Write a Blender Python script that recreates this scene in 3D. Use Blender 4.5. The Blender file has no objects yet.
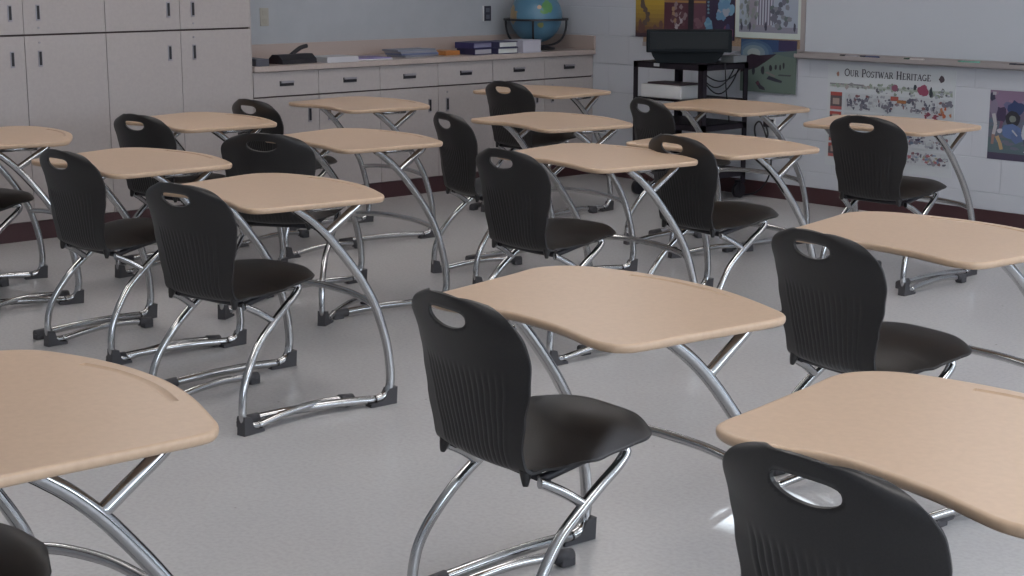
import bpy, bmesh, math, random
from mathutils import Vector, Matrix
random.seed(4)
sc = bpy.context.scene
C = sc.collection
R = math.radians

# ------------------------------------------------------------------ camera
cam_d = bpy.data.cameras.new('camera'); cam = bpy.data.objects.new('camera', cam_d); C.objects.link(cam)
sc.camera = cam
F_PX, PITCH, YAW, ROLL, CAM_H = 1633.44, 0.198475, -0.844603, -0.000977, 1.55482
cam_d.sensor_fit = 'HORIZONTAL'; cam_d.sensor_width = 36.0; cam_d.lens = F_PX * 36.0 / 1024.0
cam_d.clip_start = 0.05; cam_d.clip_end = 200
fw = Vector((math.sin(YAW) * math.cos(PITCH), math.cos(YAW) * math.cos(PITCH), -math.sin(PITCH)))
rt = Vector((math.cos(YAW), -math.sin(YAW), 0)); up = rt.cross(fw)
rt2 = rt * math.cos(ROLL) + up * math.sin(ROLL); up2 = up * math.cos(ROLL) - rt * math.sin(ROLL)
M3 = Matrix((rt2, up2, -fw)).transposed()
cam.matrix_world = Matrix.Translation((0, 0, CAM_H)) @ M3.to_4x4()

# ------------------------------------------------------------------ world, lights, exposure
w = bpy.data.worlds.new('sky'); sc.world = w; w.use_nodes = True
bg = w.node_tree.nodes['Background']; bg.inputs[0].default_value = (0.62, 0.78, 1.0, 1); bg.inputs[1].default_value = 2.2
sc.view_settings.view_transform = 'Standard'; sc.view_settings.look = 'None'
sc.view_settings.gamma = 1; sc.view_settings.use_curve_mapping = False
sc.view_settings.exposure = 0.0

XC, YW, XW = -8.607, 8.445, -9.207          # cabinet fronts, whiteboard wall, cabinet wall
X1, Y0, ZC = 2.2, -1.6, 2.9                 # window wall, back wall, ceiling
WIN = [(-0.9, 1.5), (2.0, 4.4), (4.9, 7.3)] # windows along the window wall (y ranges)
WZ = (0.95, 2.45)
for i, (a, b) in enumerate(WIN):            # daylight coming in through each window
    l = bpy.data.lights.new('window_daylight', 'AREA'); l.shape = 'RECTANGLE'; l.size = WZ[1] - WZ[0]; l.size_y = b - a
    l.energy = 55; l.color = (0.86, 0.93, 1.0)
    o = bpy.data.objects.new('window_daylight', l); C.objects.link(o)
    o.location = (X1 + 0.10, (a + b) / 2, sum(WZ) / 2); o.rotation_euler = (0, R(90), 0)
sun = bpy.data.lights.new('sun', 'SUN'); sun.energy = 22; sun.angle = R(0.5); sun.color = (0.80, 0.92, 1.0)
so = bpy.data.objects.new('sun', sun); C.objects.link(so)
SUN_DIR = Vector((-0.42, 0.907, -0.42)).normalized()
so.rotation_euler = SUN_DIR.to_track_quat('-Z', 'Y').to_euler()

# ------------------------------------------------------------------ materials
def mat(name, col, rough=0.5, metal=0.0, coat=0.0, coat_rough=0.1, spec=0.5):
    m = bpy.data.materials.new(name); m.use_nodes = True
    b = m.node_tree.nodes['Principled BSDF']
    b.inputs['Base Color'].default_value = (*col, 1); b.inputs['Roughness'].default_value = rough
    b.inputs['Metallic'].default_value = metal; b.inputs['Coat Weight'].default_value = coat
    b.inputs['Coat Roughness'].default_value = coat_rough; b.inputs['Specular IOR Level'].default_value = spec
    return m
def noisy(m, c1, c2, scale, detail=4, bump=0.0, lo=0.35, hi=0.65, stretch=(1, 1, 1), dist=0.002):
    nt = m.node_tree; N = nt.nodes; L = nt.links; b = N['Principled BSDF']
    tc = N.new('ShaderNodeTexCoord'); mp = N.new('ShaderNodeMapping'); mp.inputs['Scale'].default_value = stretch
    no = N.new('ShaderNodeTexNoise'); no.inputs['Scale'].default_value = scale; no.inputs['Detail'].default_value = detail
    cr = N.new('ShaderNodeValToRGB'); cr.color_ramp.elements[0].position = lo; cr.color_ramp.elements[1].position = hi
    cr.color_ramp.elements[0].color = (*c1, 1); cr.color_ramp.elements[1].color = (*c2, 1)
    L.new(tc.outputs['Object'], mp.inputs[0]); L.new(mp.outputs[0], no.inputs['Vector']); L.new(no.outputs[0], cr.inputs[0])
    L.new(cr.outputs[0], b.inputs['Base Color'])
    if bump:
        bp = N.new('ShaderNodeBump'); bp.inputs['Strength'].default_value = bump; bp.inputs['Distance'].default_value = dist
        L.new(no.outputs[0], bp.inputs['Height']); L.new(bp.outputs[0], b.inputs['Normal'])
    return m
M = {}
M['shell'] = noisy(mat('black_plastic', (0.012, 0.011, 0.012), 0.42), (0.011, 0.010, 0.011), (0.016, 0.0145, 0.015), 300, 2, bump=0.15, dist=0.0005)
M['top'] = noisy(mat('beige_laminate', (0.5, 0.38, 0.28), 0.34, spec=0.45), (0.495, 0.348, 0.240), (0.535, 0.380, 0.265), 70, 6, lo=0.3, hi=0.7, stretch=(1, 1, 1))
M['groove'] = mat('groove_laminate', (0.60, 0.47, 0.36), 0.2)
M['chrome'] = mat('chrome', (0.47, 0.47, 0.475), 0.15, 1.0)
M['glide'] = mat('grey_rubber', (0.058, 0.056, 0.062), 0.6)
M['cab'] = noisy(mat('cabinet_laminate', (0.4, 0.36, 0.35), 0.42), (0.385, 0.352, 0.346), (0.405, 0.37, 0.363), 60, 3)
M['edge'] = mat('dark_reveal', (0.05, 0.03, 0.032), 0.6)
M['counter'] = noisy(mat('counter_laminate', (0.45, 0.38, 0.35), 0.32), (0.39, 0.33, 0.31), (0.43, 0.365, 0.335), 90, 3)
M['splash'] = mat('splash_laminate', (0.42, 0.345, 0.315), 0.4)
M['kick'] = mat('maroon_vinyl', (0.055, 0.022, 0.026), 0.4)
M['steel'] = mat('pull_steel', (0.32, 0.31, 0.34), 0.4, 0.6)
M['black'] = mat('black', (0.012, 0.011, 0.016), 0.45)
M['cartm'] = mat('cart_metal', (0.014, 0.010, 0.016), 0.5, spec=0.3)
M['tvm'] = mat('tv_plastic', (0.005, 0.008, 0.011), 0.6, spec=0.2)
M['white'] = mat('white_plastic', (0.62, 0.62, 0.63), 0.5)
M['frame'] = mat('board_frame', (0.34, 0.31, 0.31), 0.45, 0.2)
M['board'] = mat('whiteboard_surface', (0.47, 0.50, 0.55), 0.22)
M['cork'] = noisy(mat('cork', (0.35, 0.25, 0.18), 0.8), (0.30, 0.21, 0.15), (0.42, 0.30, 0.2), 120, 3)
M['ceil'] = mat('ceiling_tile', (0.72, 0.72, 0.70), 0.8)
M['paintb'] = noisy(mat('wall_paint_blue', (0.38, 0.40, 0.43), 0.6), (0.375, 0.395, 0.425), (0.395, 0.415, 0.445), 8, 3)
M['plain'] = mat('wall_paint', (0.52, 0.53, 0.55), 0.6)
M['glass'] = mat('glass', (1, 1, 1), 0.0)
def clearglass():
    m = M['glass']; nt = m.node_tree; nt.nodes.remove(nt.nodes['Principled BSDF'])
    tr = nt.nodes.new('ShaderNodeBsdfTransparent'); gl = nt.nodes.new('ShaderNodeBsdfGlossy'); gl.inputs['Roughness'].default_value = 0.02
    mx = nt.nodes.new('ShaderNodeMixShader'); mx.inputs[0].default_value = 0.05
    nt.links.new(tr.outputs[0], mx.inputs[1]); nt.links.new(gl.outputs[0], mx.inputs[2])
    nt.links.new(mx.outputs[0], nt.nodes['Material Output'].inputs[0])
clearglass()
def emis(name, col, s):
    m = mat(name, col); b = m.node_tree.nodes['Principled BSDF']
    b.inputs['Emission Color'].default_value = (*col, 1); b.inputs['Emission Strength'].default_value = s; return m
M['top_glow'] = emis('added_ceiling_glow', (1.0, 0.955, 0.93), 7.5)  # glow of the added ceiling panels
def block_wall():
    m = mat('painted_block', (0.5, 0.5, 0.54), 0.5); nt = m.node_tree; N = nt.nodes; L = nt.links; b = N['Principled BSDF']
    tc = N.new('ShaderNodeTexCoord'); mp = N.new('ShaderNodeMapping'); mp.inputs['Rotation'].default_value = (R(90), 0, 0)
    mp.inputs['Location'].default_value = (0.13, 0.0, 0.0)
    br = N.new('ShaderNodeTexBrick'); br.inputs['Scale'].default_value = 1.0
    br.inputs['Brick Width'].default_value = 0.406; br.inputs['Row Height'].default_value = 0.203
    br.inputs['Mortar Size'].default_value = 0.004; br.inputs['Mortar Smooth'].default_value = 0.6
    br.inputs['Color1'].default_value = (0.50, 0.52, 0.57, 1); br.inputs['Color2'].default_value = (0.51, 0.53, 0.58, 1)
    br.inputs['Mortar'].default_value = (0.47, 0.49, 0.54, 1)
    L.new(tc.outputs['Object'], mp.inputs[0]); L.new(mp.outputs[0], br.inputs['Vector'])
    no = N.new('ShaderNodeTexNoise'); no.inputs['Scale'].default_value = 90; L.new(tc.outputs['Object'], no.inputs['Vector'])
    ad = N.new('ShaderNodeMath'); ad.operation = 'MULTIPLY_ADD'; ad.inputs[1].default_value = 0.3
    iv = N.new('ShaderNodeMath'); iv.operation = 'SUBTRACT'; iv.inputs[0].default_value = 1.0; L.new(br.outputs['Fac'], iv.inputs[1])
    L.new(no.outputs[0], ad.inputs[0]); L.new(iv.outputs[0], ad.inputs[2])
    bp = N.new('ShaderNodeBump'); bp.inputs['Strength'].default_value = 0.5; bp.inputs['Distance'].default_value = 0.004
    L.new(ad.outputs[0], bp.inputs['Height']); L.new(bp.outputs[0], b.inputs['Normal']); L.new(br.outputs['Color'], b.inputs['Base Color'])
    return m
M['block'] = block_wall()
def floor_mat():
    m = mat('vinyl_tile', (0.5, 0.5, 0.5), 0.24, spec=0.5); nt = m.node_tree; N = nt.nodes; L = nt.links; b = N['Principled BSDF']
    tc = N.new('ShaderNodeTexCoord')
    n1 = N.new('ShaderNodeTexNoise'); n1.inputs['Scale'].default_value = 1.1; n1.inputs['Detail'].default_value = 5
    n2 = N.new('ShaderNodeTexNoise'); n2.inputs['Scale'].default_value = 70; n2.inputs['Detail'].default_value = 4
    vo = N.new('ShaderNodeTexVoronoi'); vo.inputs['Scale'].default_value = 5.5
    for n in (n1, n2, vo): L.new(tc.outputs['Object'], n.inputs['Vector'])
    c1 = N.new('ShaderNodeValToRGB'); c1.color_ramp.elements[0].position = 0.3; c1.color_ramp.elements[1].position = 0.7
    c1.color_ramp.elements[0].color = (0.475, 0.465, 0.47, 1); c1.color_ramp.elements[1].color = (0.515, 0.51, 0.515, 1)
    c2 = N.new('ShaderNodeValToRGB'); c2.color_ramp.elements[0].position = 0.3; c2.color_ramp.elements[1].position = 0.6
    c2.color_ramp.elements[0].color = (0.90, 0.90, 0.90, 1); c2.color_ramp.elements[1].color = (1, 1, 1, 1)
    c3 = N.new('ShaderNodeValToRGB'); c3.color_ramp.elements[0].position = 0.012; c3.color_ramp.elements[1].position = 0.03
    c3.color_ramp.elements[0].color = (0.45, 0.42, 0.40, 1); c3.color_ramp.elements[1].color = (1, 1, 1, 1)
    L.new(n1.outputs[0], c1.inputs[0]); L.new(n2.outputs[0], c2.inputs[0]); L.new(vo.outputs['Distance'], c3.inputs[0])
    m1 = N.new('ShaderNodeMixRGB'); m1.blend_type = 'MULTIPLY'; m1.inputs[0].default_value = 1
    m2 = N.new('ShaderNodeMixRGB'); m2.blend_type = 'MULTIPLY'; m2.inputs[0].default_value = 1
    L.new(c1.outputs[0], m1.inputs[1]); L.new(c2.outputs[0], m1.inputs[2]); L.new(m1.outputs[0], m2.inputs[1]); L.new(c3.outputs[0], m2.inputs[2])
    L.new(m2.outputs[0], b.inputs['Base Color'])
    bk = N.new('ShaderNodeTexBrick'); bk.offset = 0; bk.inputs['Scale'].default_value = 1; bk.inputs['Brick Width'].default_value = 0.305
    bk.inputs['Row Height'].default_value = 0.305; bk.inputs['Mortar Size'].default_value = 0.0008
    L.new(tc.outputs['Object'], bk.inputs['Vector'])
    bp = N.new('ShaderNodeBump'); bp.invert = True; bp.inputs['Strength'].default_value = 0.25; bp.inputs['Distance'].default_value = 0.001
    L.new(bk.outputs['Fac'], bp.inputs['Height']); L.new(bp.outputs[0], b.inputs['Normal'])
    return m
M['floor'] = floor_mat()
_cc = {}
def colm(c, rough=0.5):
    k = (tuple(round(v, 3) for v in c), rough)
    if k not in _cc: _cc[k] = mat('print_ink', c, rough)
    return _cc[k]

# ------------------------------------------------------------------ mesh helpers
def add_box(bm, x0, x1, y0, y1, z0, z1, bev=0.0, mi=0):
    g = bmesh.ops.create_cube(bm, size=1.0); vs = g['verts']
    for v in vs:
        v.co = Vector(((x0 + x1) / 2 + v.co.x * (x1 - x0), (y0 + y1) / 2 + v.co.y * (y1 - y0), (z0 + z1) / 2 + v.co.z * (z1 - z0)))
    fs = {f for v in vs for f in v.link_faces}
    for f in fs: f.material_index = mi
    if bev:
        es = list({e for v in vs for e in v.link_edges})
        r = bmesh.ops.bevel(bm, geom=es, offset=bev, segments=2, affect='EDGES', profile=0.6)
        for f in r['faces']: f.material_index = mi
def catmull(pts, n=6, closed=False):
    P = [Vector(p) for p in pts]; out = []
    m = len(P)
    for i in range(m if closed else m - 1):
        if closed: a, b, c, d = P[(i - 1) % m], P[i], P[(i + 1) % m], P[(i + 2) % m]
        else: a, b, c, d = P[max(i - 1, 0)], P[i], P[i + 1], P[min(i + 2, m - 1)]
        for k in range(n):
            t = k / n
            out.append(0.5 * ((2 * b) + (c - a) * t + (2 * a - 5 * b + 4 * c - d) * t * t + (3 * b - a - 3 * c + d) * t ** 3))
    if not closed: out.append(P[-1])
    return out
def add_tube(bm, pts, r, seg=12, smooth_n=6, mi=0, r_end=None):
    P = catmull(pts, smooth_n) if smooth_n else [Vector(p) for p in pts]
    n = len(P); rings = []
    t = (P[1] - P[0]).normalized(); u = t.orthogonal().normalized()
    for i in range(n):
        t = (P[min(i + 1, n - 1)] - P[max(i - 1, 0)]).normalized()
        u = (u - t * u.dot(t)).normalized(); v = t.cross(u)
        rad = r if r_end is None else r + (r_end - r) * i / (n - 1)
        rings.append([bm.verts.new(P[i] + (u * math.cos(2 * math.pi * k / seg) + v * math.sin(2 * math.pi * k / seg)) * rad) for k in range(seg)])
    for i in range(n - 1):
        for k in range(seg):
            f = bm.faces.new((rings[i][k], rings[i][(k + 1) % seg], rings[i + 1][(k + 1) % seg], rings[i + 1][k])); f.smooth = True; f.material_index = mi
    bm.faces.new(list(reversed(rings[0]))).material_index = mi; bm.faces.new(rings[-1]).material_index = mi
def add_prism(bm, prof, axis, a, b, mi=0):
    """prof: 2-D points extruded along axis from a to b"""
    def mk(p, t):
        if axis == 'x': return Vector((t, p[0], p[1]))
        if axis == 'y': return Vector((p[0], t, p[1]))
        return Vector((p[0], p[1], t))
    A = [bm.verts.new(mk(p, a)) for p in prof]; B = [bm.verts.new(mk(p, b)) for p in prof]
    n = len(prof); fs = []
    for i in range(n): fs.append(bm.faces.new((A[i], A[(i + 1) % n], B[(i + 1) % n], B[i])))
    fs.append(bm.faces.new(list(reversed(A)))); fs.append(bm.faces.new(B))
    for f in fs: f.material_index = mi
    return fs
def add_lathe(bm, prof, c, seg=32, mi=0, smooth=True):
    rings = []
    for (r, z) in prof:
        if r < 1e-6: rings.append([bm.verts.new((c[0], c[1], c[2] + z))])
        else: rings.append([bm.verts.new((c[0] + r * math.cos(2 * math.pi * k / seg), c[1] + r * math.sin(2 * math.pi * k / seg), c[2] + z)) for k in range(seg)])
    for i in range(len(rings) - 1):
        a, b = rings[i], rings[i + 1]
        for k in range(seg):
            k2 = (k + 1) % seg
            if len(a) == 1 and len(b) == 1: continue
            if len(a) == 1: f = bm.faces.new((a[0], b[k2], b[k]))
            elif len(b) == 1: f = bm.faces.new((a[k], a[k2], b[0]))
            else: f = bm.faces.new((a[k], a[k2], b[k2], b[k]))
            f.smooth = smooth; f.material_index = mi
def obj(name, bm, m, parent=None, fix=True):
    if fix: bmesh.ops.recalc_face_normals(bm, faces=bm.faces[:])
    me = bpy.data.meshes.new(name); bm.to_mesh(me); bm.free()
    for x in (m if isinstance(m, list) else [m]): me.materials.append(x)
    o = bpy.data.objects.new(name, me); C.objects.link(o)
    if parent: o.parent = parent
    return o
def box(name, x0, x1, y0, y1, z0, z1, m, parent=None, bev=0.0):
    bm = bmesh.new(); add_box(bm, x0, x1, y0, y1, z0, z1, bev); return obj(name, bm, m, parent)
def struct(o): o['kind'] = 'structure'; return o
def tag(o, label, cat, group=None):
    o['label'] = label; o['category'] = cat
    if group: o['group'] = group
    return o
def thing(name, label, cat, loc=(0, 0, 0), rz=0.0, group=None):
    o = bpy.data.objects.new(name, None); C.objects.link(o); o.location = loc; o.rotation_euler = (0, 0, rz)
    o.empty_display_size = 0.1
    return tag(o, label, cat, group)
def copy_tree(o, parent=None):
    c = o.copy(); C.objects.link(c)
    if parent: c.parent = parent
    for ch in list(o.children): copy_tree(ch, c)
    return c

# ------------------------------------------------------------------ room shell
T = 0.15
struct(box('floor', XW - T, X1 + T, Y0 - T, YW + T, -0.1, 0, M['floor']))
struct(box('ceiling', XW - T, X1 + T, Y0 - T, YW + T, ZC, ZC + 0.1, M['ceil']))
struct(box('wall_left', XW - T, XW, Y0 - T, YW + T, 0, ZC, M['paintb']))
struct(box('wall_front', XW, X1 + T, YW, YW + T, 0, ZC, M['block']))
# window wall: solid around three windows
bm = bmesh.new()
add_box(bm, X1, X1 + T, Y0 - T, YW, 0, WZ[0]); add_box(bm, X1, X1 + T, Y0 - T, YW, WZ[1], ZC)
ys = [Y0 - T] + [v for ab in WIN for v in ab] + [YW]
for i in range(0, len(ys), 2): add_box(bm, X1, X1 + T, ys[i], ys[i + 1], WZ[0], WZ[1])
struct(obj('wall_right', bm, M['plain']))
for i, (a, b) in enumerate(WIN):
    bm = bmesh.new()
    for (ya, yb, za, zb) in ((a, a + 0.05, *WZ), (b - 0.05, b, *WZ), (a, b, WZ[0], WZ[0] + 0.05), (a, b, WZ[1] - 0.05, WZ[1]), ((a + b) / 2 - 0.025, (a + b) / 2 + 0.025, *WZ)):
        add_box(bm, X1 + 0.03, X1 + 0.09, ya, yb, za, zb)
    fr = struct(obj('window_%d' % (i + 1), bm, M['frame']))
# unseen back wall with an added high pane, placed to aim one sun patch
PX, PZ = (-0.63, -0.25), (2.275, 2.52)
bm = bmesh.new()
add_box(bm, XW, X1, Y0 - T, Y0, 0, PZ[0]); add_box(bm, XW, X1, Y0 - T, Y0, PZ[1], ZC)
add_box(bm, XW, PX[0], Y0 - T, Y0, *PZ); add_box(bm, PX[1], X1, Y0 - T, Y0, *PZ)
struct(obj('wall_back', bm, M['plain']))
bm = bmesh.new()
for (a, b, c, d) in ((PX[0] - 0.04, PX[0], PZ[0] - 0.04, PZ[1] + 0.04), (PX[1], PX[1] + 0.04, PZ[0] - 0.04, PZ[1] + 0.04), (PX[0], PX[1], PZ[0] - 0.04, PZ[0]), (PX[0], PX[1], PZ[1], PZ[1] + 0.04)):
    add_box(bm, a, b, Y0 + 0.001, Y0 + 0.03, c, d)
struct(obj('window_4', bm, M['frame']))  # frame around the added sun opening
# vinyl base
struct(box('baseboard_front', XC + 0.002, X1 - 0.02, YW - 0.012, YW - 0.0005, 0.0005, 0.102, M['kick'], bev=0.002))
struct(box('baseboard_right', X1 - 0.012, X1 - 0.0005, Y0 + 0.02, YW - 0.02, 0.0005, 0.102, M['kick']))
# added glowing ceiling panels above the frame, put in for more top light
for i, (lx, ly) in enumerate([(-7, 1.6), (-7, 4.2), (-7, 6.8), (-4, 1.6), (-4, 4.2), (-4, 6.8), (-1, 1.6), (-1, 4.2), (-1, 6.8)]):
    bm = bmesh.new(); add_box(bm, lx - 0.31, lx + 0.31, ly - 0.62, ly - 0.6, ZC - 0.05, ZC - 0.001); add_box(bm, lx - 0.31, lx + 0.31, ly + 0.6, ly + 0.62, ZC - 0.05, ZC - 0.001)
    add_box(bm, lx - 0.31, lx - 0.3, ly - 0.6, ly + 0.6, ZC - 0.05, ZC - 0.001); add_box(bm, lx + 0.3, lx + 0.31, ly - 0.6, ly + 0.6, ZC - 0.05, ZC - 0.001)
    t = obj('added_ceiling_light', bm, M['white']); tag(t, 'added rectangular glowing ceiling panel for top light, out of view above the desks', 'ceiling light', 'added ceiling lights')
    box('added_glow_panel', lx - 0.299, lx + 0.299, ly - 0.599, ly + 0.599, ZC - 0.04, ZC - 0.03, M['top_glow'], t)

# ------------------------------------------------------------------ desk
OUTLINE = [(.398,0),(.401,.07),(.403,.13),(.396,.172),(.362,.202),(.303,.225),(.228,.251),(.156,.272),(.092,.286),(.031,.295),(-.031,.298),(-.096,.297),(-.168,.290),(-.247,.275),
 (-.338,.246),(-.385,.220),(-.416,.185),(-.434,.141),(-.432,.092),(-.418,.044),(-.404,0),(-.385,-.07),(-.362,-.15),(-.340,-.23),(-.325,-.29),(-.302,-.333),(-.257,-.352),(-.203,-.349),
 (-.148,-.333),(-.09,-.306),(-.03,-.292),(.03,-.292),(.10,-.295),(.176,-.305),(.240,-.320),(.305,-.331),(.358,-.320),(.382,-.285),(.388,-.23),(.390,-.15),(.394,-.07)]
OUT = [v.to_2d() for v in catmull([(x, y, 0) for x, y in OUTLINE], 4, closed=True)]
TOPZ = 0.752
def desk_top_bm():
    bm = bmesh.new(); n = len(OUT)
    nor = []
    for i in range(n):
        t = (OUT[(i + 1) % n] - OUT[i - 1]).normalized(); nor.append(Vector((t.y, -t.x)))
    prof = [(0.009, 0.0), (0.003, -0.0010), (0.0005, -0.004), (0.0, -0.009), (0.0012, -0.0155), (0.005, -0.0205), (0.018, -0.022)]
    rings = []
    for ins, dz in prof:
        rings.append([bm.verts.new((OUT[i].x - nor[i].x * ins, OUT[i].y - nor[i].y * ins, TOPZ + dz)) for i in range(n)])
    for a, b in zip(rings, rings[1:]):
        for i in range(n):
            f = bm.faces.new((a[i], b[i], b[(i + 1) % n], a[(i + 1) % n])); f.smooth = True
    bm.faces.new(rings[0]); bm.faces.new(list(reversed(rings[-1])))
    bmesh.ops.recalc_face_normals(bm, faces=bm.faces[:])
    return bm
GROOVE = [(-0.20, 0.236), (-0.11, 0.256), (0.0, 0.258), (0.09, 0.246), (0.180, 0.222)]
def make_desk(label):
    t = thing('student_desk', label, 'desk', group='student desks')
    top = obj('desktop', desk_top_bm(), M['top'], t)
    # carve the pencil groove with a boolean, then keep the evaluated mesh
    cb = bmesh.new(); add_tube(cb, [(x, y, TOPZ + 0.0075) for x, y in GROOVE], 0.0125, 12, 8)
    cut = obj('cutter', cb, M['groove'])
    md = top.modifiers.new('b', 'BOOLEAN'); md.object = cut; md.solver = 'EXACT'; md.operation = 'DIFFERENCE'
    bpy.context.view_layer.update()
    dg = bpy.context.evaluated_depsgraph_get()
    me = bpy.data.meshes.new_from_object(top.evaluated_get(dg)); top.modifiers.clear(); top.data = me
    bpy.data.objects.remove(cut)
    tr = 0.0158; uz = TOPZ - 0.024 - tr
    for s in (1, -1):
        def P(y, z, xx): return (s * (xx - .008) + .017, y, z)
        # main sweep: up from the floor bend to below the top
        leg = [P(0.150, 0.0215, .352), P(0.185, 0.030, .356), P(0.204, 0.055, .36), P(0.211, 0.10, .36), P(0.208, 0.15, .359), P(0.200, 0.21, .358), P(0.180, 0.29, .356),
               P(0.147, 0.383, .352), P(0.094, 0.475, .348), P(0.038, 0.552, .344), P(-0.024, 0.627, .34), P(-0.078, 0.680, .336), P(-0.122, 0.714, .335), P(-0.150, TOPZ - 0.018, .335)]
        bm = bmesh.new(); add_tube(bm, leg, tr, 14, 4); obj('leg', bm, M['chrome'], t)
        bm = bmesh.new()
        add_tube(bm, [P(0.150, 0.0215, .352), P(0.0, 0.030, .338), P(-0.18, 0.031, .322), P(-0.355, 0.024, .310)], tr * 0.97, 12, 6)
        rail = obj('floor_rail', bm, M['chrome'], t)
        bm = bmesh.new()
        add_tube(bm, [P(-0.028, 0.636, .34), P(0.030, 0.674, .337), P(0.078, 0.704, .334), P(0.104, 0.722, .332), P(0.112, TOPZ - 0.016, .330)], tr * 0.9, 12, 5)
        obj('brace', bm, M['chrome'], t)
        bm = bmesh.new()
        add_tube(bm, [P(-0.10, uz + 0.008, .300), P(0.07, uz + 0.008, .300)], tr * 0.7, 12, 1)
        obj('top_rail', bm, M['chrome'], t)
        bm = bmesh.new()
        add_prism(bm, [(0.118, 0.0005), (0.226, 0.0005), (0.230, 0.062), (0.196, 0.058), (0.176, 0.024), (0.150, 0.014), (0.118, 0.012)], 'x', s * (.348 - .018) + .017, s * (.348 + .020) + .017)
        obj('floor_glide', bm, M['glide'], rail)
        bm = bmesh.new()
        add_tube(bm, [P(-0.300, 0.0265, .314), P(-0.372, 0.0228, .309)], 0.0185, 12, 1); add_box(bm, *sorted((s * .284 + .017, s * .320 + .017)), -0.374, -0.325, 0.0005, 0.024, 0.004)
        obj('end_cap', bm, M['glide'], rail)
    bm = bmesh.new()
    add_tube(bm, [(-0.332, 0.163, 0.340), (-0.25, 0.197, 0.350), (-0.12, 0.225, 0.356), (0, 0.230, 0.357), (0.12, 0.225, 0.356), (0.28, 0.197, 0.350), (0.362, 0.163, 0.340)], 0.0125, 12, 6)
    obj('stretcher', bm, M['chrome'], t)
    return t

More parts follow.
